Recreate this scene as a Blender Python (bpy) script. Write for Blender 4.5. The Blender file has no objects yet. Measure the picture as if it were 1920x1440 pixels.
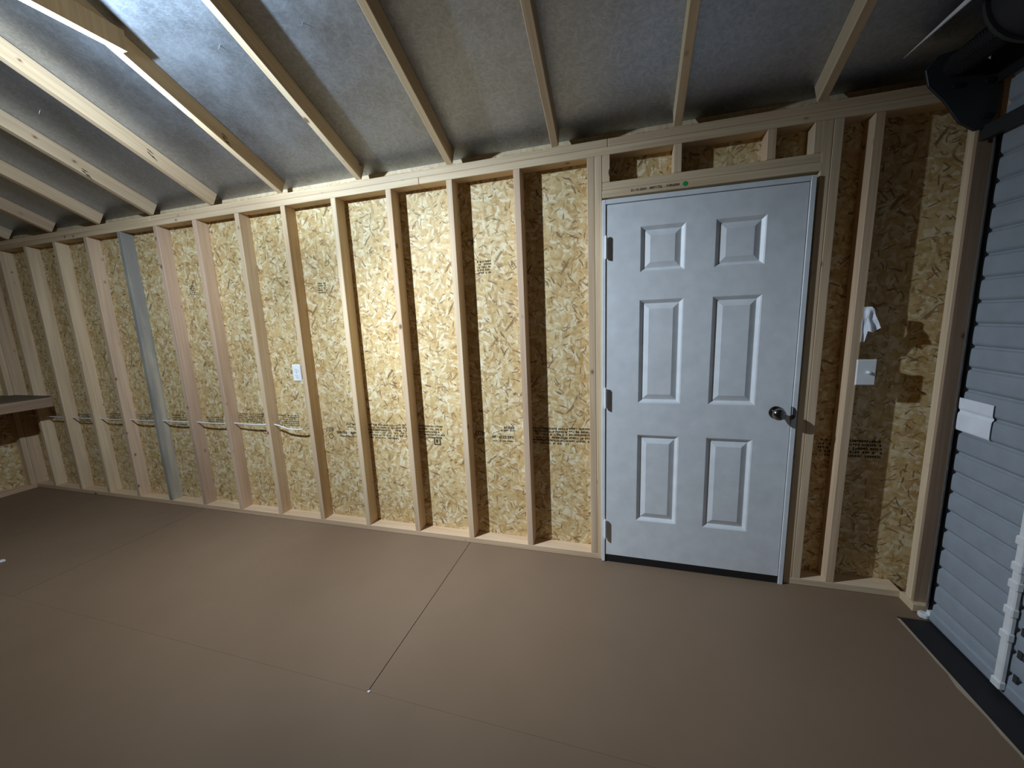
import bpy, bmesh, math, random
from mathutils import Vector, Matrix, Euler
import numpy as np

# ------------------------------------------------------------------ camera, world, light
SC = bpy.context.scene
COL = SC.collection
random.seed(7)

def cam_axes(yaw, pitch, roll):
    cy, sy, cp, sp, cr, sr = math.cos(yaw), math.sin(yaw), math.cos(pitch), math.sin(pitch), math.cos(roll), math.sin(roll)
    f = Vector((sy * cp, cy * cp, sp)); r = Vector((cy, -sy, 0)); u = r.cross(f)
    return cr * r + sr * u, -sr * r + cr * u, f

cam_d = bpy.data.cameras.new('camera'); cam = bpy.data.objects.new('camera', cam_d); COL.objects.link(cam)
R_, U_, F_ = cam_axes(-.2894, -.1627, -.0436)
cam.matrix_world = Matrix(((R_.x, U_.x, -F_.x, .5646), (R_.y, U_.y, -F_.y, -2.2224), (R_.z, U_.z, -F_.z, 1.4686), (0, 0, 0, 1)))
cam_d.sensor_width = 36; cam_d.sensor_fit = 'HORIZONTAL'; cam_d.lens = 727.58 / 1920 * 36
cam_d.clip_start = .02; cam_d.clip_end = 60
SC.camera = cam

w = bpy.data.worlds.new('night'); SC.world = w; w.use_nodes = True
w.node_tree.nodes['Background'].inputs[0].default_value = (.02, .025, .035, 1)
w.node_tree.nodes['Background'].inputs[1].default_value = .15

def point(name, loc, energy, color, radius):
    l = bpy.data.lights.new(name, 'POINT'); l.energy = energy; l.color = color; l.shadow_soft_size = radius
    o = bpy.data.objects.new(name, l); COL.objects.link(o); o.location = loc; return o

LAMP = (-1.632, -1.36, 2.55)
LC = (.73, .86, 1.0)
# lamp hanging under the collar tie, above and left of the frame
point('lamp_bulb', LAMP, 60, (.64, .83, 1.0), .025)
def added_spot(name, aim, energy, size, color=LC):  # directed spots added at the lamp position to balance brightness
    l = bpy.data.lights.new(name, 'SPOT'); l.energy = energy; l.color = color; l.shadow_soft_size = .025
    l.spot_size = math.radians(size); l.spot_blend = 1.
    o = bpy.data.objects.new(name, l); COL.objects.link(o); o.location = LAMP
    az, el = math.radians(aim[0]), math.radians(aim[1])
    o.rotation_euler = Vector((math.sin(az) * math.cos(el), math.cos(az) * math.cos(el), math.sin(el))).to_track_quat('-Z', 'Y').to_euler()
added_spot("added_spot_a", (53, -38), 285, 76); added_spot('added_spot_b', (-55, -45), 75, 90); added_spot('added_spot_c', (-8, -32), 42, 174)
added_spot('added_spot_d', (25, 20), 112, 104, (.60, .81, 1.0)); added_spot('added_spot_e', (22, -58), 140, 76)

vs = SC.view_settings
vs.view_transform = 'Standard'; vs.look = 'None'; vs.gamma = 1; vs.use_curve_mapping = False; vs.exposure = 0
SC.cycles.max_bounces = 8; SC.cycles.diffuse_bounces = 5; SC.cycles.glossy_bounces = 4; SC.cycles.caustics_reflective = False

# ------------------------------------------------------------------ node helpers
def new_mat(name):
    m = bpy.data.materials.new(name); m.use_nodes = True
    nt = m.node_tree
    return m, nt, nt.nodes['Principled BSDF']

def N(nt, t, **kw):
    n = nt.nodes.new(t)
    for k, v in kw.items(): setattr(n, k, v)
    return n

def setv(sock, v, nt):
    if hasattr(v, 'is_output') or isinstance(v, bpy.types.NodeSocket): nt.links.new(v, sock)
    else: sock.default_value = v

def math_(nt, op, a, b=0., c=None):
    n = N(nt, 'ShaderNodeMath', operation=op); setv(n.inputs[0], a, nt); setv(n.inputs[1], b, nt)
    if c is not None: setv(n.inputs[2], c, nt)
    return n.outputs[0]

def vmath(nt, op, a, b):
    n = N(nt, 'ShaderNodeVectorMath', operation=op); setv(n.inputs[0], a, nt); setv(n.inputs[1], b, nt); return n.outputs[0]

def mapping(nt, vec, rot=(0, 0, 0), scale=(1, 1, 1), loc=(0, 0, 0)):
    n = N(nt, 'ShaderNodeMapping'); nt.links.new(vec, n.inputs[0])
    n.inputs[1].default_value = loc; n.inputs[2].default_value = rot; n.inputs[3].default_value = scale
    return n.outputs[0]

def noise(nt, vec, scale, detail=3, rough=.5, dist=0.):
    n = N(nt, 'ShaderNodeTexNoise'); nt.links.new(vec, n.inputs['Vector']); n.inputs['Scale'].default_value = scale
    n.inputs['Detail'].default_value = detail; n.inputs['Roughness'].default_value = rough; n.inputs['Distortion'].default_value = dist
    return n

def ramp(nt, fac, stops, interp='LINEAR'):
    n = N(nt, 'ShaderNodeValToRGB'); nt.links.new(fac, n.inputs[0]); r = n.color_ramp; r.interpolation = interp
    while len(r.elements) < len(stops): r.elements.new(.5)
    for e, (p, c) in zip(r.elements, stops):
        e.position = p; e.color = c if len(c) == 4 else (*c, 1)
    return n.outputs[0]

def mix(nt, fac, a, b, mode='MIX'):
    n = N(nt, 'ShaderNodeMix', data_type='RGBA', blend_type=mode)
    setv(n.inputs[0], fac, nt); setv(n.inputs[6], a, nt); setv(n.inputs[7], b, nt); return n.outputs[2]

def bump(nt, height, strength, distance=.002):
    n = N(nt, 'ShaderNodeBump'); nt.links.new(height, n.inputs['Height']); n.inputs['Strength'].default_value = strength
    n.inputs['Distance'].default_value = distance; return n.outputs[0]

def obj_vec(nt, jitter=37.):
    tc = N(nt, 'ShaderNodeTexCoord'); oi = N(nt, 'ShaderNodeObjectInfo')
    off = math_(nt, 'MULTIPLY', oi.outputs['Random'], jitter)
    return vmath(nt, 'ADD', tc.outputs['Object'], off), oi.outputs['Random']

def plain(name, col, rough=.5, metal=0., spec=.5):
    m, nt, p = new_mat(name)
    p.inputs['Base Color'].default_value = (*col, 1); p.inputs['Roughness'].default_value = rough
    p.inputs['Metallic'].default_value = metal; p.inputs['Specular IOR Level'].default_value = spec
    tc = N(nt, 'ShaderNodeTexCoord'); ns = noise(nt, tc.outputs['Object'], 14, 4)
    v = ramp(nt, ns.outputs[0], [(.3, tuple(c * .93 for c in col)), (.7, tuple(min(1, c * 1.05) for c in col))])
    nt.links.new(v, p.inputs['Base Color'])
    return m

def pine(name, c0, c1, stain=0.):
    """board with its grain along local Z, knots, per-board tint"""
    m, nt, p = new_mat(name)
    vec, rnd = obj_vec(nt)
    g = noise(nt, mapping(nt, vec, scale=(55, 55, 1.6)), 1., 4, .6, .4)
    g2 = noise(nt, mapping(nt, vec, scale=(9, 9, .7)), 1., 2, .5, .8)
    col = ramp(nt, g.outputs[0], [(.28, c0), (.62, c1)])
    wide = ramp(nt, g2.outputs[0], [(.35, (.88, .86, .83)), (.65, (1.05, 1.04, 1.0))])
    col = mix(nt, 1., col, wide, 'MULTIPLY')
    tint = ramp(nt, rnd, [(0., (.93, .84, .78)), (.35, (1, .99, .96)), (.7, (1.03, 1.0, .92)), (1., (.9, .86, .84))])
    col = mix(nt, 1., col, tint, 'MULTIPLY')
    # knots
    kv = N(nt, 'ShaderNodeTexVoronoi', voronoi_dimensions='3D'); kv.inputs['Scale'].default_value = 1.
    nt.links.new(mapping(nt, vec, scale=(15, 15, 10)), kv.inputs['Vector'])
    sz = math_(nt, 'MULTIPLY', N(nt, 'ShaderNodeSeparateColor').outputs[0], 1.)
    sep = [n for n in nt.nodes if n.bl_idname == 'ShaderNodeSeparateColor'][0]
    nt.links.new(kv.outputs['Color'], sep.inputs[0])
    d = math_(nt, 'SUBTRACT', kv.outputs['Distance'], math_(nt, 'MULTIPLY', sz, .15))
    kf = ramp(nt, d, [(.0, (1, 1, 1)), (.04, (.35, .35, .35)), (.13, (0, 0, 0))])
    kf = math_(nt, 'MULTIPLY', kf, math_(nt, 'GREATER_THAN', sep.outputs[2], .72))
    kcol = mix(nt, sep.outputs[1], (.10, .045, .025, 1), (.22, .10, .055, 1))
    col = mix(nt, math_(nt, 'MULTIPLY', kf, .9), col, kcol)
    if stain:
        s = noise(nt, mapping(nt, vec, scale=(6, 6, 1.1)), 1., 3)
        sf = ramp(nt, s.outputs[0], [(.4, (0, 0, 0)), (.6, (stain, stain, stain))])
        col = mix(nt, sf, col, (.21, .21, .205, 1))
    nt.links.new(col, p.inputs['Base Color']); p.inputs['Roughness'].default_value = .62
    p.inputs['Specular IOR Level'].default_value = .3
    nt.links.new(bump(nt, g.outputs[0], .25, .001), p.inputs['Normal'])
    return m

def strand_board(name, pal, dark, foil=False):
    """oriented strand board in local X-Z: overlapping chips at many angles"""
    m, nt, p = new_mat(name)
    vec, rnd = obj_vec(nt, 11.)
    flat = mapping(nt, vec, rot=(math.radians(90), 0, 0))          # x, z -> x, y
    wob = noise(nt, flat, 22, 2)
    wv = vmath(nt, 'SCALE', wob.outputs['Color'], (0, 0, 0)); nt.nodes[-1].inputs['Scale'].default_value = .018
    flat = vmath(nt, 'ADD', flat, wv)
    base = noise(nt, flat, 9, 3)
    col = ramp(nt, base.outputs[0], [(.3, pal[1]), (.7, pal[2])])
    layers = [(.3, 9, 26, .35), (1.25, 11, 34, .45), (2.2, 8, 30, .45), (2.85, 12, 40, .5), (.75, 14, 46, .55), (1.75, 13, 52, .55), (.05, 16, 44, .6), (2.5, 20, 60, .66), (1.0, 18, 56, .70), (1.57, 22, 64, .74), (3.0, 26, 72, .78)]
    for i, (a, sx, sy, th) in enumerate(layers):
        v = N(nt, 'ShaderNodeTexVoronoi', voronoi_dimensions='2D', distance='CHEBYCHEV'); v.inputs['Scale'].default_value = 1
        nt.links.new(mapping(nt, mapping(nt, flat, rot=(0, 0, a)), scale=(sx, sy, 1), loc=(i * 3.7, i * 5.1, 0)), v.inputs['Vector'])
        s = N(nt, 'ShaderNodeSeparateColor'); nt.links.new(v.outputs['Color'], s.inputs[0])
        f = math_(nt, 'GREATER_THAN', s.outputs[0], th)
        c = ramp(nt, s.outputs[1], [(0., pal[0]), (.25, pal[1]), (.65, pal[2]), (.92, pal[3])])
        e = ramp(nt, v.outputs['Distance'], [(.40, (1, 1, 1)), (.62, (.84, .79, .72))])
        c = mix(nt, 1., c, e, 'MULTIPLY')
        col = mix(nt, math_(nt, 'MULTIPLY', f, .8), col, c)
    for i, (a, sx, sy, th) in enumerate([(.9, 14, 80, .991), (2.05, 24, 120, .988), (2.75, 20, 100, .99), (.25, 34, 150, .985), (1.5, 30, 150, .986), (.55, 40, 160, .98), (2.4, 44, 170, .98)]):
        v = N(nt, 'ShaderNodeTexVoronoi', voronoi_dimensions='2D', distance='CHEBYCHEV'); v.inputs['Scale'].default_value = 1
        nt.links.new(mapping(nt, mapping(nt, flat, rot=(0, 0, a)), scale=(sx, sy, 1), loc=(i * 7.3, i * 2.9, 0)), v.inputs['Vector'])
        s = N(nt, 'ShaderNodeSeparateColor'); nt.links.new(v.outputs['Color'], s.inputs[0])
        f = math_(nt, 'GREATER_THAN', s.outputs[0], th)
        col = mix(nt, math_(nt, 'MULTIPLY', f, .78), col, mix(nt, s.outputs[1], (*dark, 1), (*[x * 2.6 for x in dark], 1)))
    bw = N(nt, 'ShaderNodeRGBToBW'); nt.links.new(col, bw.inputs[0])
    nt.links.new(col, p.inputs['Base Color'])
    p.inputs['Roughness'].default_value = .6; p.inputs['Specular IOR Level'].default_value = .35
    nt.links.new(bump(nt, bw.outputs[0], .5, .003), p.inputs['Normal'])
    return m

def foil_board(name):
    """silver radiant-barrier face of roof sheathing, strand texture pressed through the foil"""
    m, nt, p = new_mat(name)
    vec, rnd = obj_vec(nt, 11.)
    h = None
    for i, (a, sx, sy) in enumerate([(.3, 22, 60), (1.3, 26, 75), (2.3, 30, 80), (2.9, 36, 95)]):
        n_ = noise(nt, mapping(nt, mapping(nt, vec, rot=(0, 0, a)), scale=(sx, sy, 1), loc=(i * 3.7, i * 5.1, 0)), 1., 2, .5)
        h = n_.outputs[0] if h is None else math_(nt, 'MAXIMUM', h, n_.outputs[0])
    fine = noise(nt, vec, 110, 4, .65)
    hh = math_(nt, 'ADD', h, math_(nt, 'MULTIPLY', fine.outputs[0], .55))
    cl = noise(nt, vec, 5, 4, .6)
    col = ramp(nt, cl.outputs[0], [(.3, (.37, .405, .46)), (.7, (.46, .50, .57))])
    col = mix(nt, ramp(nt, h, [(.5, (0, 0, 0)), (.72, (.5, .5, .5))]), col, (.64, .69, .78, 1))
    nt.links.new(col, p.inputs['Base Color'])
    p.inputs['Metallic'].default_value = 1.
    nt.links.new(ramp(nt, cl.outputs[0], [(.3, (.42,) * 3), (.7, (.50,) * 3)]), p.inputs['Roughness'])
    nt.links.new(bump(nt, hh, .30, .002), p.inputs['Normal'])
    return m

def floor_paint(name):
    m, nt, p = new_mat(name)
    tc = N(nt, 'ShaderNodeTexCoord'); v = tc.outputs['Object']
    a = noise(nt, v, 1.3, 4, .55); b = noise(nt, v, 60, 3, .6); c = noise(nt, v, 7, 5, .65)
    col = ramp(nt, a.outputs[0], [(.3, (.194, .127, .079)), (.7, (.222, .147, .094))])
    col = mix(nt, ramp(nt, c.outputs[0], [(.62, (0, 0, 0)), (.8, (.25, .25, .25))]), col, (.22, .16, .115, 1))
    nt.links.new(col, p.inputs['Base Color'])
    nt.links.new(ramp(nt, c.outputs[0], [(.3, (.50,) * 3), (.7, (.62,) * 3)]), p.inputs['Roughness'])
    p.inputs['Specular IOR Level'].default_value = .35
    nt.links.new(bump(nt, b.outputs[0], .12, .001), p.inputs['Normal'])
    return m

M_PINE = pine('pine_lumber', (.62, .455, .30), (.75, .605, .44))
M_GREY = pine('blue_stained_lumber', (.42, .38, .33), (.54, .50, .45), .8)
M_PINK = pine('reddish_lumber', (.58, .41, .30), (.70, .53, .41))
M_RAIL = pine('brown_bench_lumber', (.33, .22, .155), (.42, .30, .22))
M_OSB = strand_board('strand_board', [(.46, .28, .105), (.60, .42, .185), (.69, .525, .27), (.82, .72, .50)], (.13, .075, .032))
M_DARKOSB = strand_board('dark_strand_board', [(.10, .065, .035), (.15, .10, .055), (.19, .13, .075), (.24, .18, .11)], (.03, .02, .01))  # strand board darkened to cut bounce light off the unseen wall
M_FOIL = foil_board('foil_faced_sheathing')
M_FLOOR = floor_paint('brown_floor_paint')
M_DOOR = plain('white_door_paint', (.78, .80, .82), .38)
M_DARKGAP = plain('black_rubber', (.012, .011, .012), .6)
M_STEEL = plain('satin_nickel', (.26, .25, .24), .14, 1.)
M_WHITE = plain('white_plastic', (.80, .80, .80), .35)
M_CURT = plain('pale_grey_door_paint', (.30, .335, .375), .5)
M_DKST = plain('dark_steel', (.07, .072, .076), .5, .6)
M_GALV = plain('galvanised_steel', (.45, .47, .5), .4, .9)
M_PAPER = plain('white_paper', (.84, .86, .92), .8)
M_INK = plain('black_stamp_ink', (.07, .055, .042), .8, 0, .1)
M_GREEN = plain('green_ink', (.01, .32, .09), .7)
M_RAW = plain('raw_wood_edge', (.42, .33, .24), .8)
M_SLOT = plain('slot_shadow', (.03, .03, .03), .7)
M_OUT = plain('outer_siding', (.3, .3, .3), .8)
M_HOLE = plain('bore_hole', (.05, .03, .02), .9)

# ------------------------------------------------------------------ object helpers
def world_of(o):
    m = o.matrix_basis.copy()
    return m if o.parent is None else world_of(o.parent) @ m

def link(name, mesh, mat, parent=None, loc=(0, 0, 0), label=None, rot=None):
    o = bpy.data.objects.new(name, mesh)
    if mat is not None and not mesh.materials: mesh.materials.append(mat)
    COL.objects.link(o)
    W = Matrix.Translation(Vector(loc))
    if rot is not None: W = W @ rot.to_4x4()
    if parent is not None: o.parent = parent; W = world_of(parent).inverted() @ W
    o.matrix_basis = W
    if label: o['label'] = label
    return o

def axes(x, y, z): return Matrix((x, y, z)).transposed()

def empty(name, loc, label, cat, kind=None, group=None):
    o = bpy.data.objects.new(name, None); COL.objects.link(o); o.location = loc
    o.empty_display_size = .1; tag(o, label, cat, kind, group); return o

def tag(o, label, cat, kind=None, group=None):
    o['label'] = label; o['category'] = cat
    if kind: o['kind'] = kind
    if group: o['group'] = group

class MB:
    def __init__(s): s.v = []; s.f = []
    def poly(s, pts):
        n = len(s.v); s.v += [tuple(p) for p in pts]; s.f.append(tuple(range(n, n + len(pts)))); return s
    def box(s, a, b):
        (x0, y0, z0), (x1, y1, z1) = a, b; n = len(s.v)
        s.v += [(x0, y0, z0), (x1, y0, z0), (x1, y1, z0), (x0, y1, z0), (x0, y0, z1), (x1, y0, z1), (x1, y1, z1), (x0, y1, z1)]
        s.f += [tuple(n + i for i in q) for q in ((0, 3, 2, 1), (4, 5, 6, 7), (0, 1, 5, 4), (1, 2, 6, 5), (2, 3, 7, 6), (3, 0, 4, 7))]
        return s
    def prism(s, pts, d):
        """polygon pts swept by vector d"""
        n = len(s.v); k = len(pts); d = Vector(d)
        s.v += [tuple(p) for p in pts] + [tuple(Vector(p) + d) for p in pts]
        s.f.append(tuple(range(n + k - 1, n - 1, -1))); s.f.append(tuple(range(n + k, n + 2 * k)))
        for i in range(k): j = (i + 1) % k; s.f.append((n + i, n + j, n + k + j, n + k + i))
        return s
    def cyl(s, p0, p1, r, n=20, r1=None):
        p0, p1 = Vector(p0), Vector(p1); ax = (p1 - p0).normalized(); a = ax.orthogonal().normalized(); b = ax.cross(a); r1 = r if r1 is None else r1
        k = len(s.v)
        for p, rr in ((p0, r), (p1, r1)):
            s.v += [tuple(p + rr * (math.cos(t) * a + math.sin(t) * b)) for t in [2 * math.pi * i / n for i in range(n)]]
        s.f += [(k + i, k + (i + 1) % n, k + n + (i + 1) % n, k + n + i) for i in range(n)]
        s.f.append(tuple(range(k + n - 1, k - 1, -1))); s.f.append(tuple(range(k + n, k + 2 * n))); return s
    def tube(s, pts, r, n=8):
        k0 = len(s.v); pts = [Vector(p) for p in pts]
        for i, p in enumerate(pts):
            t = (pts[min(i + 1, len(pts) - 1)] - pts[max(i - 1, 0)]).normalized(); a = t.cross(Vector((0, 0, 1)))
            a = a.normalized() if a.length > 1e-4 else Vector((1, 0, 0)); b = t.cross(a)
            s.v += [tuple(p + r * (math.cos(q) * a + math.sin(q) * b)) for q in [2 * math.pi * j / n for j in range(n)]]
        for i in range(len(pts) - 1):
            for j in range(n): s.f.append((k0 + i * n + j, k0 + i * n + (j + 1) % n, k0 + (i + 1) * n + (j + 1) % n, k0 + (i + 1) * n + j))
        s.f.append(tuple(range(k0 + n - 1, k0 - 1, -1))); e = k0 + (len(pts) - 1) * n; s.f.append(tuple(range(e, e + n))); return s
    def lathe(s, prof, org, axis, n=24, caps=True):
        """profile of (distance along axis, radius)"""
        org = Vector(org); ax = Vector(axis).normalized(); a = ax.orthogonal().normalized(); b = ax.cross(a); k = len(s.v)
        for h, r in prof: s.v += [tuple(org + h * ax + r * (math.cos(t) * a + math.sin(t) * b)) for t in [2 * math.pi * i / n for i in range(n)]]
        for i in range(len(prof) - 1):
            for j in range(n): s.f.append((k + i * n + j, k + i * n + (j + 1) % n, k + (i + 1) * n + (j + 1) % n, k + (i + 1) * n + j))
        if not caps: return s
        s.f.append(tuple(range(k + n - 1, k - 1, -1))); e = k + (len(prof) - 1) * n; s.f.append(tuple(range(e, e + n))); return s
    def mesh(s, name, org=(0, 0, 0), smooth=False, bevel=0.):
        me = bpy.data.meshes.new(name); o = Vector(org)
        me.from_pydata([tuple(Vector(v) - o) for v in s.v], [], s.f); me.update()
        bm = bmesh.new(); bm.from_mesh(me)
        bmesh.ops.recalc_face_normals(bm, faces=bm.faces)
        if bevel: bmesh.ops.bevel(bm, geom=[e for e in bm.edges], offset=bevel, segments=1, affect='EDGES', profile=.5)
        if smooth:
            for f in bm.faces: f.smooth = True
        bm.to_mesh(me); bm.free()
        if smooth: me.set_sharp_from_angle(angle=math.radians(38))
        return me

def solid(name, mb, mat, parent=None, org=(0, 0, 0), label=None, smooth=False, bevel=0.):
    return link(name, mb.mesh(name, org, smooth, bevel), mat, parent, org, label)

_board_cache = {}
def board(name, parent, p0, p1, wdir, wid, dep, mat=None, label=None, bevel=.0022):
    """lumber from p0 to p1 (centre of the wdir/third-axis min corner), section wid along wdir and dep along p-dir x wdir"""
    p0, p1 = Vector(p0), Vector(p1); z = (p1 - p0).normalized(); x = Vector(wdir).normalized(); y = z.cross(x)
    L = (p1 - p0).length; key = (round(L, 3), wid, dep, (mat or M_PINE).name)
    me = _board_cache.get(key)
    if me is None:
        me = MB().box((0, 0, 0), (wid, dep, L)).mesh(name, bevel=bevel); _board_cache[key] = me
    return link(name, me, mat or M_PINE, parent, p0, label, axes(x, y, z))

# ------------------------------------------------------------------ dimensions
ZT = 2.2875            # underside of the top plates
ZP = 2.364             # top of the top plates
SL = .4306             # roof slope
CS, SN = math.cos(SL), math.sin(SL)
XL, XR = -5.267, 2.06  # room between the sheathing of the end walls
YR = -1.75             # ridge line
YF = -3.50             # framing face of the wall behind the camera
T, D = .038, .089

# ------------------------------------------------------------------ back wall
wb = empty('wall_back', (-1.6, .089, 0), 'long wall of bare pine studs over strand board, holding the white door', 'wall', 'structure')
def osb(parent, x0, x1, z0, z1, y=D, name='sheathing_panel', mat=None):
    return solid(name, MB().box((x0 + .0008, y, z0), (x1 - .0008, y + .011, z1)), mat or M_OSB, parent, (x0, y, z0))
sheet_x = [XL - .02] + [-.019 - 1.2192 * k for k in (4, 3, 2, 1, 0)] + [.421]
sheets = [osb(wb, a, b, -.02, 2.402) for a, b in zip(sheet_x[:-1], sheet_x[1:])]
sheets.append(osb(wb, .421, 1.41, 2.07, 2.402)); sheets.append(osb(wb, 1.41, XR + .02, -.02, 2.402))
# plates
board('sole_plate', wb, (XL, 0, 0), (.434, 0, 0), (0, 1, 0), D, T)
board('sole_plate', wb, (1.39, 0, 0), (1.90, 0, 0), (0, 1, 0), D, T)
board('top_plate', wb, (XL, 0, ZT), (-.62, 0, ZT), (0, 1, 0), D, T)
board('top_plate', wb, (-.618, 0, ZT), (XR, 0, ZT), (0, 1, 0), D, T)
board('top_plate', wb, (XL, .001, ZT + T + .0006), (-2.9, .001, ZT + T + .0006), (0, 1, 0), D, T)
board('top_plate', wb, (-2.898, .001, ZT + T + .0006), (.468, .001, ZT + T + .0006), (0, 1, 0), D, T)
board('top_plate', wb, (.47, .001, ZT + T + .0006), (XR, .001, ZT + T + .0006), (0, 1, 0), D, T)
def stud(x0, z0=T, z1=ZT, mat=None, label=None, lean=0.):
    p0, p1 = Vector((x0 - lean / 2, 0, z0)), Vector((x0 + lean / 2, 0, z1)); zd = (p1 - p0).normalized()
    return board('stud', wb, p0, p1, (zd.z, 0, -zd.x), T, D, mat, label)
for k in range(13):
    xr = -.4064 * k
    if k == 8: stud(xr - T, mat=M_GREY, label='grey blue-stained stud')
    else: stud(xr - T, mat=M_PINK if k in (7, 6, 0, 9) else None)
stud(-5.222)
stud(.3635); stud(.4025, z0=T)
stud(1.3995, lean=.022); stud(1.4385, lean=.022)
stud(1.588, lean=.020)
# header over the door: two flat boards, cripples above
hd = board('header', wb, (.4415, 0, 2.079), (1.414, 0, 2.079), (0, 1, 0), D, T)
board('header', wb, (.4415, .001, 2.1175), (1.414, .001, 2.1175), (0, 1, 0), D, T)
for x in (.442, .786, 1.190, 1.376):
    board('cripple_stud', wb, (x, 0, 2.156), (x, 0, ZT), (1, 0, 0), T, D)
solid('knot_hole', MB().prism([(.481, -.0006, 2.175), (.476, -.0006, 2.185), (.473, -.0006, 2.20), (.475, -.0006, 2.214), (.481, -.0006, 2.222)], (0, .0015, 0)), M_HOLE, wb)

solid('eave_filler', MB().box((XL, D + .0005, 2.4005), (XR, D + .011, 2.424)), M_PINE, wb, (-1.6, D, 2.4))

# printed grade stamps on the sheathing
def stamp_mesh(rows, seed, y):
    """rows of tiny illegible characters: each row (x0, x1, z, height)"""
    r = random.Random(seed); mb = MB()
    for x0, x1, z, h in rows:
        x = x0
        while x < x1:
            cw = h * r.uniform(.45, .75)
            if r.random() > .16:
                t = h * .27
                for q in r.sample([(0, 0, t, h), (cw - t, 0, cw, h), (0, h - t, cw, h), (0, 0, cw, t), (0, h * .42, cw, h * .42 + t)], r.choice((2, 3, 3, 4))):
                    mb.poly([(x + q[0], y, z + q[1]), (x + q[2], y, z + q[1]), (x + q[2], y, z + q[3]), (x + q[0], y, z + q[3])])
            x += cw + h * .22
    return mb
def text_obj(s, size, parent, loc, rot, mat, name, bold=.0):
    c = bpy.data.curves.new(name, 'FONT'); c.body = s; c.size = size; c.offset = bold; c.align_x = 'CENTER'; c.align_y = 'CENTER'; c.resolution_u = 2
    t = bpy.data.objects.new(name, c); COL.objects.link(t); dg = bpy.context.evaluated_depsgraph_get()
    me = bpy.data.meshes.new_from_object(t.evaluated_get(dg)); bpy.data.objects.remove(t)
    me.materials.clear(); return link(name, me, mat, parent, loc, None, Euler(rot).to_matrix())
def sheet_at(x):
    for s, a, b in zip(sheets, sheet_x[:-1], sheet_x[1:]):
        if a <= x <= b: return s
    return sheets[-1]
YS = D - .0006
def big_stamp(xa, zmid, seed):
    """text block about 0.95 m long like a mill mark: number, name bar, paragraphs, boxed mark"""
    par = sheet_at(xa + .4)
    rows = []
    rows += [(xa + .10, xa + .27, zmid - .022, .018), (xa + .13, xa + .27, zmid - .044, .009)]
    rows += [(xa + .20, xa + .28, zmid + .045, .014), (xa + .19, xa + .28, zmid + .028, .010)]
    for i in range(6): rows.append((xa + .36 + .01 * (i % 2), xa + .62, zmid + .05 - .019 * i, .012))
    for i in range(5): rows.append((xa + .63, xa + .98 - .02 * (i % 3), zmid + .055 - .02 * i, .012))
    mb = stamp_mesh(rows, seed, YS)
    bx = xa + .90                                                         # boxed corner mark
    for a in ((0, 0, .008, .045), (0, 0, .05, .008), (.042, 0, .05, .045), (.015, .015, .03, .04)):
        mb.poly([(bx + a[0], YS, zmid - .07 + a[1]), (bx + a[2], YS, zmid - .07 + a[1]), (bx + a[2], YS, zmid - .07 + a[3]), (bx + a[0], YS, zmid - .07 + a[3])])
    for i in range(14):                                                   # ringed mark
        t0, t1 = 2 * math.pi * i / 14, 2 * math.pi * (i + 1) / 14; c = (xa + .045, zmid - .045)
        mb.poly([(c[0] + q * math.cos(t), YS, c[1] + q * math.sin(t)) for q, t in ((.016, t0), (.016, t1), (.021, t1), (.021, t0))])
    solid('printed_mark', mb, M_INK, par)['kind'] = 'stuff'
    text_obj('407', .05, par, (xa + .04, YS, zmid + .01), (math.radians(90), math.radians(180), 0), M_INK, 'printed_number')
big_stamp(-1.60, .715, 3); big_stamp(-.40, .735, 4)
def small_stamp(x0, x1, z0, z1, n, seed):
    h = (z1 - z0) / n
    solid('printed_mark', stamp_mesh([(x0, x1, z0 + h * i, h * .62) for i in range(n)], seed, YS), M_INK, sheet_at((x0 + x1) / 2))['kind'] = 'stuff'
for i, a in enumerate([(-1.513, -1.437, 1.712, 1.79, 5), (-.312, -.228, 1.757, 1.84, 5), (-2.737, -2.683, 1.770, 1.85, 5),
                       (-2.45, -2.157, .752, .83, 5), (-2.03, -1.84, .735, .83, 6), (-3.20, -3.04, .70, .80, 5), (-4.53, -4.31, .69, .77, 5),
                       (-3.63, -3.43, .715, .79, 5), (-4.02, -3.86, .71, .79, 5), (-2.80, -2.62, .72, .79, 4), (1.52, 1.80, .70, .80, 5)]):
    small_stamp(*a, 20 + i)

# mill print and green dot on the door header
text_obj('21-10-2024 - M97172L - 1NR6004', .0165, hd, (.70, -.0006, 2.099), (math.radians(90), 0, 0), M_INK, 'printed_line', .0004)
mb = MB(); mb.cyl((.842, -.0012, 2.099), (.842, .0004, 2.099), .0115, 18)
solid('ink_dot', mb, M_GREEN, hd, (.842, -.001, 2.099), 'green ink dot')

# ------------------------------------------------------------------ left end wall
wl = empty('wall_left', (XL, -1.7, 0), 'far end wall of studs and strand board behind the workbench', 'wall', 'structure')
def osb_x(parent, x, y0, y1, z0, z1):
    me = MB().box((0, 0, 0), (y1 - y0 - .0016, .011, z1 - z0)).mesh('sheathing_panel')
    return link('sheathing_panel', me, M_OSB, parent, (x, y0, z0), None, Matrix.Rotation(math.radians(90), 3, 'Z'))
for a, b in ((-1.219, .089), (-2.438, -1.219), (-3.60, -2.438)): osb_x(wl, XL, a, b, -.02, 3.2)
board('sole_plate', wl, (XL, -.002, 0), (XL, YF, 0), (1, 0, 0), D, T)
board('top_plate', wl, (XL, -.002, ZT), (XL, YF, ZT), (1, 0, 0), D, T)
for y in (-.042, -.32, -.7264, -1.1328, -1.5392, -1.9456, -2.352, -2.7584, -3.1648):
    board('stud', wl, (XL, y, T), (XL, y, ZT), (0, 1, 0), T, -D, M_PINK if y < -.1 else None)

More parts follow.
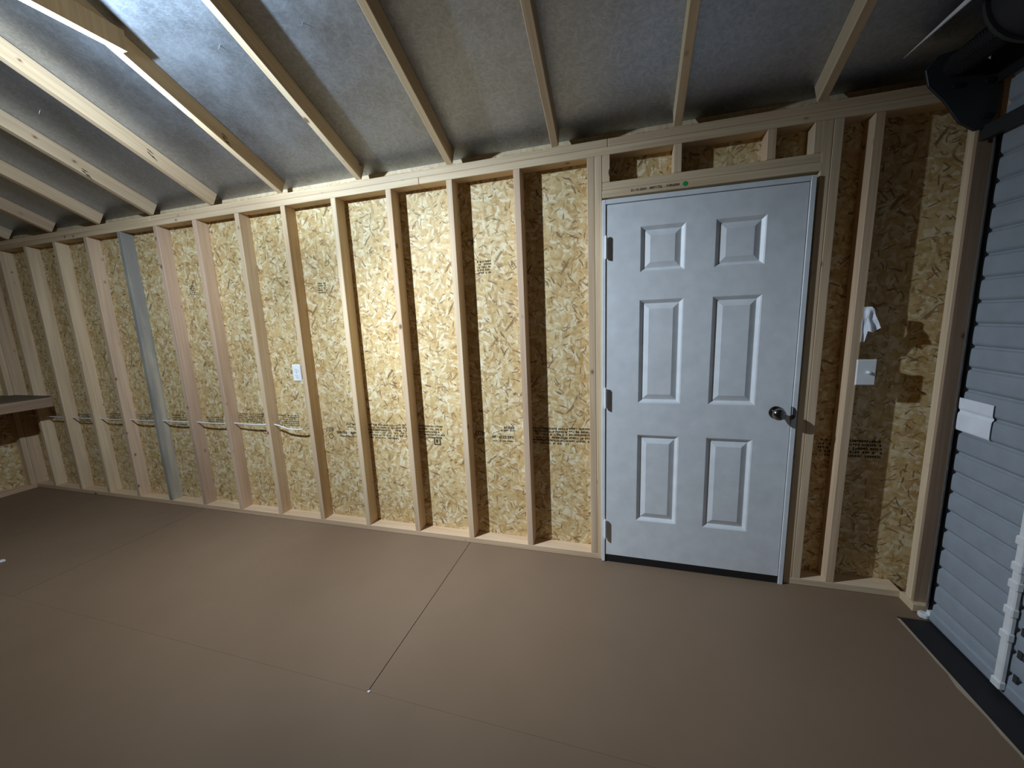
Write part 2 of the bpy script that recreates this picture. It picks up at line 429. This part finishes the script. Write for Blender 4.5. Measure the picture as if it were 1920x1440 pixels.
# ------------------------------------------------------------------ right end wall with the door opening
wr = empty('wall_right', (XR, -1.7, 0), 'dark end wall framing round the roll-up door', 'wall', 'structure')
board('stud', wr, (1.905, -.060, T), (1.905, -.060, ZT), (0, 1, 0), T, -D, label='corner stud beside the roll-up door')
solid('shade_board', MB().box((1.909, -.072, .004), (1.992, -.0602, 2.15)), M_RAIL, wr, (1.95, -.07, 0), 'dark brown board added for the shaded stud face', bevel=.001)  # dark wood added over the stud face to carry its shade
board('sole_plate', wr, (1.895, 0, 0), (1.895, -.096, 0), (1, 0, 0), D + .01, T)
board('top_plate', wr, (1.968, -.001, ZP + .001), (1.968, YF, ZP + .001), (1, 0, 0), D, T)
solid('header', MB().box((1.975, -3.4, 2.16), (2.06, -.062, 2.36)), M_PINE, wr, (1.975, -3.4, 2.16))
osb_x(wr, XR + .011, -3.6, .1, 2.15, 3.25); osb_x(wr, XR + .011, -.062, .1, -.02, 2.15); osb_x(wr, XR + .011, -3.6, -3.3, -.02, 2.15)

# wall behind the camera, closes the room
wf = empty('wall_front', (-1.6, YF, 0), 'plain strand board wall opposite the white door', 'wall', 'structure')
sx = [XL + 1.2192 * k for k in range(7)] + [XR + .02]
for a, b in zip(sx[:-1], sx[1:]): osb(wf, a, b, -.02, 2.5, YF - .1, mat=M_DARKOSB)
for k in range(18): board('stud', wf, (XL + .4064 * k, YF - D, T), (XL + .4064 * k, YF - D, ZT), (1, 0, 0), T, D)
board('top_plate', wf, (XL, YF - D, ZT), (XR, YF - D, ZT), (0, 1, 0), D, 2 * T)
board('sole_plate', wf, (XL, YF - D, 0), (XR, YF - D, 0), (0, 1, 0), D, T)

# ------------------------------------------------------------------ floor
fl = empty('floor', (-1.6, -1.7, 0), 'brown painted plywood floor with a dark joint running to the wall', 'floor', 'structure')
def fpanel(x0, x1, y0, y1, g=.0018): solid('floor_panel', MB().box((x0 + g, y0 + .0003, -.018), (x1 - g, y1 - .0003, 0)), M_FLOOR, fl)
for a, b in ((XL - .02, -2.8784), (-2.8784, -.44)): fpanel(a, b, -1.098, .1)
solid('floor_panel', MB().prism([(-.4382, -1.0977, -.018), (1.806, -1.0977, -.018), (1.806, -.150, -.018), (2.07, -.150, -.018), (2.07, .0997, -.018), (-.4382, .0997, -.018)], (0, 0, .018)), M_FLOOR, fl)
for a, b in ((XL - .02, -4.1), (-4.1, 1.806)): fpanel(a, b, -2.317, -1.098, .0001)
fpanel(XL - .02, 1.806, -3.62, -2.317, .0001)
solid('subfloor', MB().box((XL - .05, -3.65, -.06), (1.80, .13, -.0185)), M_DARKGAP, fl)
# ragged pale edge of the boards at the door, black threshold beyond
r = random.Random(5); pts = [(1.798 + r.uniform(-.006, .006), -.165 - i * .06, .0012) for i in range(50)]
mb = MB(); low = [(1.812, p[1], .0012) for p in pts]
mb.prism(pts + low[::-1], (0, 0, -.012))
solid('bare_edge', mb, M_RAW, fl, label='pale bare edge of the floor at the roll-up door')
th = solid('trim_1', MB().box((1.812, -3.3, -.02), (1.990, -.152, -.004)), M_DARKGAP)
tag(th, 'black rubber threshold strip under the grey roll-up door', 'threshold', 'structure')

# ------------------------------------------------------------------ roof
ce = empty('ceiling', (-1.6, YR, 3.17), 'sloping roof of pine rafters under silver foil sheathing', 'ceiling', 'structure')
RAFT = [1.374, .782, .179, -.433, -1.046, -1.664, -2.276, -2.886, -3.496, -4.106, -4.716, -5.262, 1.957]
def on_slope(y, off=0.):
    """z of the rafter underside (off: distance above it along the slope normal)"""
    return ZP + (-y) * SN / CS + off / CS
for x in RAFT:
    board('rafter', ce, (x, .0, ZP + .0012), (x, YR + .02, on_slope(YR + .02)), (1, 0, 0), T, D, M_PINE)
for x in RAFT:                                                            # the other slope, behind the camera
    p0, p1 = Vector((x + T, YF, ZP)), Vector((x + T, YR - .02, on_slope(YR + .02)))
    board('rafter', ce, p0, p1, (-1, 0, 0), T, D)
board('ridge_board', ce, (XL, YR - T / 2, on_slope(YR) - .04), (XR, YR - T / 2, on_slope(YR) - .04), (0, 1, 0), T, .14)
nrm = Vector((0, SN, CS)); dwn = Vector((0, CS, -SN))
def roof_panel(xa, xb, s0, s1, side=1):
    """foil sheathing between slope distances s0..s1 measured down from the ridge"""
    L = (0 - YR) / CS
    me = MB().box((0, 0, 0), (xb - xa - .002, s1 - s0 - .002, .011)).mesh('roof_panel')
    top = Vector((xa, YR, on_slope(YR))) + nrm * (D + .0005)
    if side > 0:
        p = top + dwn * s0; X, Y, Z = Vector((1, 0, 0)), dwn, nrm
    else:
        n2 = Vector((0, -SN, CS)); d2 = Vector((0, -CS, -SN))
        p = Vector((xb, YR, on_slope(YR))) + n2 * (D + .0005) + d2 * s0; X, Y, Z = Vector((-1, 0, 0)), d2, n2
    return link('roof_panel', me, M_FOIL, ce, p, None, axes(X, Y, Z))
edges = [XL - .03, -4.697, -3.477, -2.257, -1.027, .198, 1.393, XR + .03]
for a, b in zip(edges[:-1], edges[1:]):
    for sd in (1, -1): roof_panel(a, b, 0., 2.15, sd)
# collar tie, nailed to the side of one rafter
tie = MB().prism([(-1.6255, -.806, 2.731), (-1.6255, -.806 - .085, 2.731 + .0), (-1.6255, -2.70, 2.731), (-1.6255, -2.70, 2.80), (-1.6255, -2.66, 2.82), (-1.6255, -.95, 2.82), (-1.6255, -.806, 2.815)], (T, 0, 0))
solid('collar_tie', tie, M_PINE, ce, (-1.6255, -1.7, 2.731))
# roofing nails that missed the rafters
for x, y in ((-.765, -.646), (-2.619, -.632), (-1.223, -.658)):
    p = Vector((x, y, on_slope(y, D))); q = p - nrm * .022 + Vector((-.004, .003, 0))
    solid('nail', MB().cyl(p, q, .0018, 8, .0008), M_GALV, ce, p)
# grade marks stamped on the rafters' sides
for x, y, z in ((-1.6252, -.352, 2.552), (-2.2372, -.347, 2.567), (-2.8472, -.353, 2.542)):
    rr = random.Random(int(x * 100)); mb = MB()
    for i, (dy, dz, l) in enumerate([(.014, -.018, .016), (.004, -.012, .011), (-.006, -.004, .017), (-.014, .004, .010), (.0, .012, .012), (-.010, .018, .014)]):
        a = -.7 + rr.uniform(-.4, .4); c = Vector((x, y + dy, z + dz)); h = .0026
        mb.poly([c + Vector((0, q * math.cos(a) - t * math.sin(a), q * math.sin(a) + t * math.cos(a))) for q, t in ((-l, -h), (l * .8, -h * .6), (l, h * .8), (-l * .9, h))])
    solid('printed_mark', mb, M_INK, ce, (x, y, z))

# ------------------------------------------------------------------ entry door
d1 = empty('door_1', (.91, -.03, 0), 'white six-panel entry door with satin knob in the stud wall', 'door', 'structure')
YD = -.026
FX0, FX1, FZ = .4355, 1.3865, 2.0635
fr = MB()
fr.prism([(FX0, -.031, 0), (FX0, .10, 0), (FX0 + .018, .10, 0), (FX0 + .018, -.031, 0)], (0, 0, FZ))
solid('jamb', fr, M_DOOR, d1, (FX0, 0, 0), bevel=.0015)
solid('jamb', MB().box((FX1 - .0215, -.031, 0), (FX1, .10, FZ)), M_DOOR, d1, (FX1, 0, 0), bevel=.0015)
solid('head_jamb', MB().box((FX0 + .0185, -.0305, FZ - .0235), (FX1 - .022, .10, FZ)), M_DOOR, d1, (.9, 0, FZ), bevel=.0015)
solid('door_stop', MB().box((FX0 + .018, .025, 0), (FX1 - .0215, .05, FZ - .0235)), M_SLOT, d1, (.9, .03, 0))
SX0, SX1, SZ0, SZ1 = .4565, 1.3615, .046, 2.0365
PX = [(.629, .844), (.981, 1.199)]; PZ = [(.285, .803), (.986, 1.543), (1.686, 1.914)]
mb = MB()
xs = [SX0, PX[0][0], PX[0][1], PX[1][0], PX[1][1], SX1]; zs = [SZ0] + [q for p in PZ for q in p] + [SZ1]
for i in range(5):
    for j in range(7):
        a, b, c, d = xs[i], xs[i + 1], zs[j], zs[j + 1]
        if i in (1, 3) and j in (1, 3, 5):
            prev = (0., 0.)
            for ins, dep in ((.0035, .003), (.0035, .0012), (.0185, .0135), (.021, .0135), (.048, .0035)):
                q0, e0 = prev
                O = [(a + q0, YD + e0, c + q0), (b - q0, YD + e0, c + q0), (b - q0, YD + e0, d - q0), (a + q0, YD + e0, d - q0)]
                I = [(a + ins, YD + dep, c + ins), (b - ins, YD + dep, c + ins), (b - ins, YD + dep, d - ins), (a + ins, YD + dep, d - ins)]
                for k in range(4): mb.poly([O[k], O[(k + 1) % 4], I[(k + 1) % 4], I[k]])
                prev = (ins, dep)
            mb.poly(I)
        else: mb.poly([(a, YD, c), (b, YD, c), (b, YD, d), (a, YD, d)])
Yb = YD + .044
mb.poly([(SX0, Yb, SZ0), (SX0, Yb, SZ1), (SX1, Yb, SZ1), (SX1, Yb, SZ0)])
mb.poly([(SX0, YD, SZ0), (SX0, YD, SZ1), (SX0, Yb, SZ1), (SX0, Yb, SZ0)]); mb.poly([(SX1, YD, SZ0), (SX1, Yb, SZ0), (SX1, Yb, SZ1), (SX1, YD, SZ1)])
mb.poly([(SX0, YD, SZ1), (SX1, YD, SZ1), (SX1, Yb, SZ1), (SX0, Yb, SZ1)]); mb.poly([(SX0, YD, SZ0), (SX0, Yb, SZ0), (SX1, Yb, SZ0), (SX1, YD, SZ0)])
me = mb.mesh('door_leaf', (.91, 0, 0)); bm = bmesh.new(); bm.from_mesh(me); bmesh.ops.remove_doubles(bm, verts=bm.verts, dist=1e-5); bmesh.ops.recalc_face_normals(bm, faces=bm.faces); bm.to_mesh(me); bm.free()
link('door_leaf', me, M_DOOR, d1, (.91, 0, 0))
solid('bottom_sweep', MB().box((FX0 + .0185, -.024, .001), (FX1 - .022, .06, .0445)), M_DARKGAP, d1, (.9, 0, 0), 'black sweep under the door')
for za, zb in ((1.765, 1.878), (.953, 1.066), (.157, .272)):
    zc = (za + zb) / 2
    mb = MB(); mb.cyl((.4555, -.0405, za), (.4555, -.0405, zb), .0068, 14); mb.cyl((.4555, -.0405, zb), (.4555, -.0405, zb + .004), .0045, 10)
    mb.box((.4565, -.033, za + .003), (.458, -.024, zb - .003)).box((.4535, -.033, za + .003), (.455, -.03, zb - .003))
    solid('hinge', mb, M_WHITE, d1, (.4555, -.04, zc), smooth=True)
K = Vector((1.296, YD, .952))
solid('rose', MB().lathe([(0, .033), (.004, .033), (.0075, .028), (.009, .018)], K, (0, -1, 0), 32), M_STEEL, d1, K, 'satin metal rose', smooth=True)
solid('knob', MB().lathe([(.008, .0135), (.024, .0135), (.028, .019), (.034, .0268), (.042, .0302), (.051, .029), (.059, .0235), (.063, .0145), (.0645, .004)], K, (0, -1, 0), 36), M_STEEL, d1, K, 'satin metal knob', smooth=True)
lp = MB(); lp.box((1.3605, -.0290, .916), (1.3655, -.0255, .985)); lp.prism([(1.366, -.0312, .918), (1.372, -.0330, .922), (1.379, -.0335, .935), (1.380, -.0335, .965), (1.372, -.0330, .981), (1.366, -.0312, .985)], (0, .0022, 0))
solid('strike_plate', lp, M_DKST, d1, (1.366, -.03, .95), 'dark strike plate on the jamb')

d1.rotation_euler = (0, .0064, 0); d1.location.x -= .0065; d1.location.y += .014

# ------------------------------------------------------------------ roll-up door
d2 = empty('door_2', (1.945, -1.7, 0), 'pale grey corrugated roll-up door with its roll above', 'door', 'structure')
XC, PITCH = 1.947, .0912
def prof(z):
    """corrugation: flat bands standing into the room, narrow grooves between"""
    t = ((z - .0035) / PITCH) % 1.
    g = min(t, 1 - t) * PITCH
    k = min(1., max(0., (g - .0025) / .0085)); k = k * k * (3 - 2 * k)
    belly = .0022 * (1 - (2 * t - 1) ** 2)
    return -.0095 * k - belly
zz = []; z = 0.045
while z < 2.36: zz.append(z); z += PITCH / 16
sec = [(XC + prof(z), z) for z in zz]
ya, yb = -.150, -3.02
mb = MB(); n = len(sec)
for y in (ya, yb):
    for x, z in sec: mb.v.append((x, y, z))
for y in (ya, yb):
    for x, z in sec: mb.v.append((x + .0022, y, z))
for i in range(n - 1):
    mb.f.append((i, i + 1, n + i + 1, n + i)); mb.f.append((2 * n + i, 3 * n + i, 3 * n + i + 1, 2 * n + i + 1)); mb.f.append((i, 2 * n + i, 2 * n + i + 1, i + 1))
solid('curtain', mb, M_CURT, d2, (XC, -1.6, 0), smooth=True)
bb = MB(); bb.prism([(XC - .016, ya, .004), (XC - .018, ya, .012), (XC - .018, ya, .046), (XC - .010, ya, .052), (XC + .004, ya, .052), (XC + .004, ya, .004)], (0, yb - ya, 0))
solid('bottom_bar', bb, M_CURT, d2, (XC, -1.6, 0))
solid('bottom_seal', MB().prism([(XC - .014, ya, -.004), (XC - .006, ya, -.008), (XC + .004, ya, -.004), (XC + .003, ya, .004), (XC - .014, ya, .004)], (0, yb - ya, 0)), M_DARKGAP, d2, (XC, -1.6, 0), 'black rubber seal')
tr = MB(); tr.box((1.938, -.1215, .03), (1.975, -.1195, 2.10)).box((1.9585, -.166, .03), (1.975, -.1195, 2.10))
solid('track', tr, M_DKST, d2, (1.95, -.12, 0), 'dark steel side track')
solid('gap_backing', MB().box((1.960, -.240, 0), (1.974, -.155, 2.15)), M_DARKGAP, d2, (1.96, -.16, 0))  # dark strip added behind the curtain end so the gap stays black
solid('track_highlight', MB().box((1.928, -.128, .03), (1.9315, -.1195, 2.10)), M_GALV, d2, (1.93, -.12, 0), 'pale lip added as the edge highlight of the track')  # paler metal puts the highlight of the track edge into its colour
ft = MB(); ft.prism([(1.900, -.118, .002), (1.915, -.110, .002), (1.936, -.120, .002), (1.962, -.128, .002), (1.962, -.150, .002), (1.936, -.146, .002), (1.918, -.150, .002), (1.900, -.138, .002)], (0, 0, .022))
ft.box((1.930, -.148, .002), (1.955, -.122, .040))
solid('track_foot', ft, M_WHITE, d2, (1.93, -.13, 0), 'white plastic foot at the bottom of the track', bevel=.003)
AX, AZ = 1.795, 2.385
rl = MB(); rl.lathe([(.012, .05), (.012, .135), (2.3, .135)], (AX, -.435, AZ + .02), (0, -1, 0), 40)
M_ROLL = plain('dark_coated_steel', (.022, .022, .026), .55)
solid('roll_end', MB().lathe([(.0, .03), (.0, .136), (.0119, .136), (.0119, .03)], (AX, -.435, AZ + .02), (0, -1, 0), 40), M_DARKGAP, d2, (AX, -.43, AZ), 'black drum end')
solid('roll_rim', MB().lathe([(-.002, .1365), (-.002, .147), (.011, .147), (.011, .1365), (-.002, .1365)], (AX, -.435, AZ + .02), (0, -1, 0), 40, False), M_DKST, d2, (AX, -.43, AZ), 'grey rim of the drum end', smooth=True)
solid('dark_sheet', MB().box((1.922, -3.0, 2.285), (1.930, -.062, 2.62)), M_DARKGAP, d2, (1.96, -.1, 2.3), 'dark sheet added behind the roll to black out the framing')  # dark sheet added in front of the pine framing to black it out
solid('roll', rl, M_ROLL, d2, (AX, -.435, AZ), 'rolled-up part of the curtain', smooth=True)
solid('axle', MB().cyl((AX, -.06, AZ - .012), (AX, -.46, AZ - .012), .042, 20), M_DARKGAP, d2, (AX, -.06, AZ), 'dark axle')
solid('spring', MB().tube([(AX + .044 * math.cos(t * .9), -.13 - .0019 * t, AZ - .012 + .044 * math.sin(t * .9)) for t in range(150)], .0045, 6), M_DARKGAP, d2, (AX, -.1, AZ), 'dark coil spring')
br = [(1.700, 2.375), (1.715, 2.315), (1.775, 2.245), (1.825, 2.165), (1.878, 2.126), (1.915, 2.133), (1.942, 2.180), (1.948, 2.275), (1.93, 2.345), (1.87, 2.40), (1.795, 2.43), (1.735, 2.42)]
solid('bracket', MB().prism([(x, -.092, z) for x, z in br], (0, -.010, 0)), M_DKST, d2, (1.83, -.1, 2.3), 'dark steel end bracket', bevel=.002)
bo = MB()
for x, z in ((1.905, 2.175), (1.80, 2.30), (1.90, 2.30)): bo.cyl((x, -.102, z), (x, -.112, z), .011, 6)
solid('bolt', bo, M_DARKGAP, d2, (1.85, -.1, 2.2))
solid('stop_bar', MB().box((1.905, -3.0, 2.088), (1.930, -.085, 2.142)), M_DKST, d2, (1.91, -.1, 2.1), 'dark steel bar across the top', bevel=.002)
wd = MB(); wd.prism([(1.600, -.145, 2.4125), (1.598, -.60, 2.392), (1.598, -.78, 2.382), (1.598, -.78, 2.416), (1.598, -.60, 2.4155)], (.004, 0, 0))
solid('pale_strip', wd, M_WHITE, d2, (1.6, -.4, 2.4), 'pale tapering strip over the roll')  # narrow pale strip, widening towards the near end
# paper label following the corrugation
mb = MB(); nz = 26
for i in range(nz + 1):
    z = .923 + (1.063 - .923) * i / nz; k = .55 * prof(z) - .0085
    mb.v += [(XC + k - .0035, -.140, z), (XC + k - .0035, -.302, z), (XC + k - .0025, -.140, z), (XC + k - .0025, -.302, z)]
for i in range(nz):
    a, b = 4 * i, 4 * i + 4
    mb.f += [(a, a + 1, b + 1, b), (a + 2, b + 2, b + 3, a + 3), (a, b, b + 2, a + 2), (a + 1, a + 3, b + 3, b + 1)]
mb.f += [(0, 2, 3, 1), (4 * nz, 4 * nz + 1, 4 * nz + 3, 4 * nz + 2)]
solid('paper_label', mb, M_PAPER, d2, (XC, -.22, .99), 'blank white paper label stuck on the grey curtain', smooth=True)
# white latch bar with collars, and the slots beside it
lb = MB(); lb.box((XC - .034, -.527, .018), (XC - .0165, -.497, .74))
solid('latch_bar', lb, M_WHITE, d2, (XC - .03, -.51, .02), 'white vertical latch bar', bevel=.004)
for z in (.022, .225, .325, .43, .50, .60):
    solid('latch_collar', MB().box((XC - .039, -.531, z), (XC - .0165, -.493, z + .034)), M_WHITE, d2, (XC - .03, -.51, z), bevel=.004)
for z in (.085, .185, .275, .37):
    solid('latch_slot', MB().box((XC - .0185, -.563, z), (XC - .0150, -.548, z + .030)), M_SLOT, d2, (XC, -.555, z), 'dark slot beside the latch bar')

# ------------------------------------------------------------------ workbench
wk = empty('workbench', (-4.93, -1.2, 0), 'built-in wooden workbench with a dark plywood top in the far corner', 'workbench')
solid('worktop', MB().box((XL + .004, -2.40, .945), (-4.612, -.004, .957)), plain('dark_plywood', (.10, .07, .048), .6), wk, (-4.9, -1.2, .945), 'dark plywood top')
board('front_rail', wk, (-4.640, -.004, .855), (-4.640, -2.40, .855), (1, 0, 0), T, D, M_RAIL)
board('rear_rail', wk, (XL + D + .002, -.05, .855), (XL + D + .002, -2.40, .855), (1, 0, 0), T, D)
board('end_rail', wk, (XL + D + .042, -.042, .855), (-4.642, -.042, .855), (0, 1, 0), T, D)
for y in (-1.2, -2.36): board('leg', wk, (-4.680, y, 0), (-4.680, y, .854), (1, 0, 0), T, D)
for y in (-1.2, -2.36): board('cross_rail', wk, (XL + D + .042, y, .855), (-4.642, y, .855), (0, 1, 0), T, .085)

# ------------------------------------------------------------------ small things on the wall
def plate(root, x0, x1, z0, z1, y):
    mb = MB(); e = .004
    mb.v += [(x0, y, z0), (x1, y, z0), (x1, y, z1), (x0, y, z1), (x0 + e, y - .005, z0 + e), (x1 - e, y - .005, z0 + e), (x1 - e, y - .005, z1 - e), (x0 + e, y - .005, z1 - e)]
    mb.f += [(0, 1, 2, 3), (4, 7, 6, 5)] + [(i, (i + 1) % 4, 4 + (i + 1) % 4, 4 + i) for i in range(4)]
    return solid('cover_plate', mb, M_WHITE, root, ((x0 + x1) / 2, y, (z0 + z1) / 2))
M_BLUE = plain('blue_box_plastic', (.05, .10, .22), .5)
ot = empty('wall_outlet', (-1.70, 0, 1.163), 'white duplex wall outlet on a pine stud above the cable end', 'outlet')
plate(ot, -1.741, -1.665, 1.102, 1.223, -.001)
solid('outlet_box', MB().box((-1.732, 0, 1.115), (-1.6650, .065, 1.21)), M_BLUE, ot, (-1.70, .03, 1.16))
for zc in (1.1405, 1.1845):
    f = MB(); f.prism([(-1.703 + .0165 * math.cos(t) , -.0062, zc + .0145 * max(-.85, min(.85, math.sin(t)))) for t in [2 * math.pi * i / 20 for i in range(20)]], (0, -.0016, 0))
    rc = solid('receptacle', f, M_WHITE, ot, (-1.703, -.006, zc))
    s_ = MB()
    for dx in (-.0065, .0065): s_.box((-1.703 + dx - .0011, -.0081, zc - .001), (-1.703 + dx + .0011, -.0078, zc + .008))
    s_.cyl((-1.703, -.0078, zc - .007), (-1.703, -.0081, zc - .007), .0022, 10)
    solid('slot', s_, M_SLOT, rc, (-1.703, -.008, zc))
solid('screw', MB().cyl((-1.703, -.006, 1.1625), (-1.703, -.0072, 1.1625), .0028, 10), M_STEEL, ot, (-1.703, -.006, 1.1625))

sw = empty('light_switch', (1.655, 0, 1.152), 'white light switch with a small knob on the stud right of the door', 'switch')
plate(sw, 1.6165, 1.695, 1.0905, 1.2145, -.004)
solid('switch_box', MB().box((1.6290, -.003, 1.105), (1.690, .062, 1.20)), M_BLUE, sw, (1.655, .03, 1.15))
solid('knob', MB().lathe([(0, .0075), (.006, .0072), (.016, .0062), (.018, .004)], (1.663, -.009, 1.153), (0, -1, 0), 18), M_WHITE, sw, (1.663, -.009, 1.153), smooth=True)

# white tag hanging on the stud above the switch: pleated, narrow at the top
mb = MB(); nu, nv = 12, 9
for j in range(nv + 1):
    v = j / nv
    for i in range(nu + 1):
        u = i / nu
        wide = .026 + .040 * v ** .8
        x = 1.6240 + wide * u + .004 * (1 - v) * math.sin(9 * v)
        drop = .162 if u < .3 else .118 - .008 * math.sin(7 * u)
        z = 1.459 - drop * v + (.02 * (u - .3) * v if u > .3 else 0)
        y = -.004 + .010 * v * math.sin(u * 3.2 * math.pi) - .006 * u + .004 * math.sin(12 * v + 4 * u) * (1 - v)
        mb.v.append((x, y, z))
for j in range(nv):
    for i in range(nu):
        a = j * (nu + 1) + i; mb.f.append((a, a + 1, a + nu + 2, a + nu + 1))
pt = solid('paper_tag', mb, M_PAPER, None, (1.63, .02, 1.46))
md = pt.modifiers.new('thickness', 'SOLIDIFY'); md.thickness = .0012
tag(pt, 'crumpled white paper tag hanging on the stud above the light switch', 'paper tag')

# cable run through bored studs, ending in bare wires left of the outlet's stud
P = []
bays = [(-5.20, .742, 0), (-4.4704, .738, .004), (-4.064, .741, .004), (-3.6576, .744, .006), (-3.2512, .748, .004), (-2.8448, .748, .006), (-2.4384, .752, .004), (-2.032, .753, .012)]
for (xa, za, s), (xb, zb, _) in zip(bays[:-1], bays[1:]):
    for t in (0, .12, .3, .5, .7, .88): P.append((xa + (xb - xa) * t, .045 - .006 * math.sin(math.pi * t), za + (zb - za) * t - s * math.sin(math.pi * t)))
P += [(-2.032, .045, .755), (-1.985, .043, .748), (-1.93, .040, .733), (-1.875, .038, .726), (-1.82, .036, .725), (-1.775, .035, .728), (-1.752, .035, .733)]
cb = empty('power_cable', (-1.76, .04, .73), 'thin white power cable threaded through the bored studs, its end bare', 'cable')
solid('sheath', MB().tube(P, .0052, 8), M_WHITE, cb, (-3.4, .045, .74), smooth=True)
for dz, dx, mt in ((.040, .045, M_DKST), (.022, .060, M_WHITE), (.005, .062, M_DKST)):
    solid('bare_wire', MB().tube([(-1.757, .035, .732), (-1.74, .035, .734 + dz * .2), (-1.757 + dx * .8, .034, .732 + dz * .7), (-1.757 + dx, .034, .732 + dz)], .0016, 6), mt, cb, (-1.75, .035, .73))

# scraps on the floor
sp = MB().prism([(-3.525, -.900, .0006), (-3.49, -.905, .0006), (-3.482, -.885, .0006), (-3.51, -.876, .0006), (-3.53, -.884, .0006)], (0, 0, .004))
o = solid('paper_scrap', sp, M_PAPER, None, (-3.51, -.89, 0)); tag(o, 'small white scrap lying on the brown floor near the workbench', 'scrap')
o = solid('wood_chip', MB().prism([(-.441, -1.103, .0004), (-.432, -1.104, .0004), (-.430, -1.096, .0004), (-.437, -1.093, .0004)], (0, 0, .003)), M_PAPER, None, (-.435, -1.098, 0))
tag(o, 'tiny pale chip at the near end of the floor joint', 'chip')
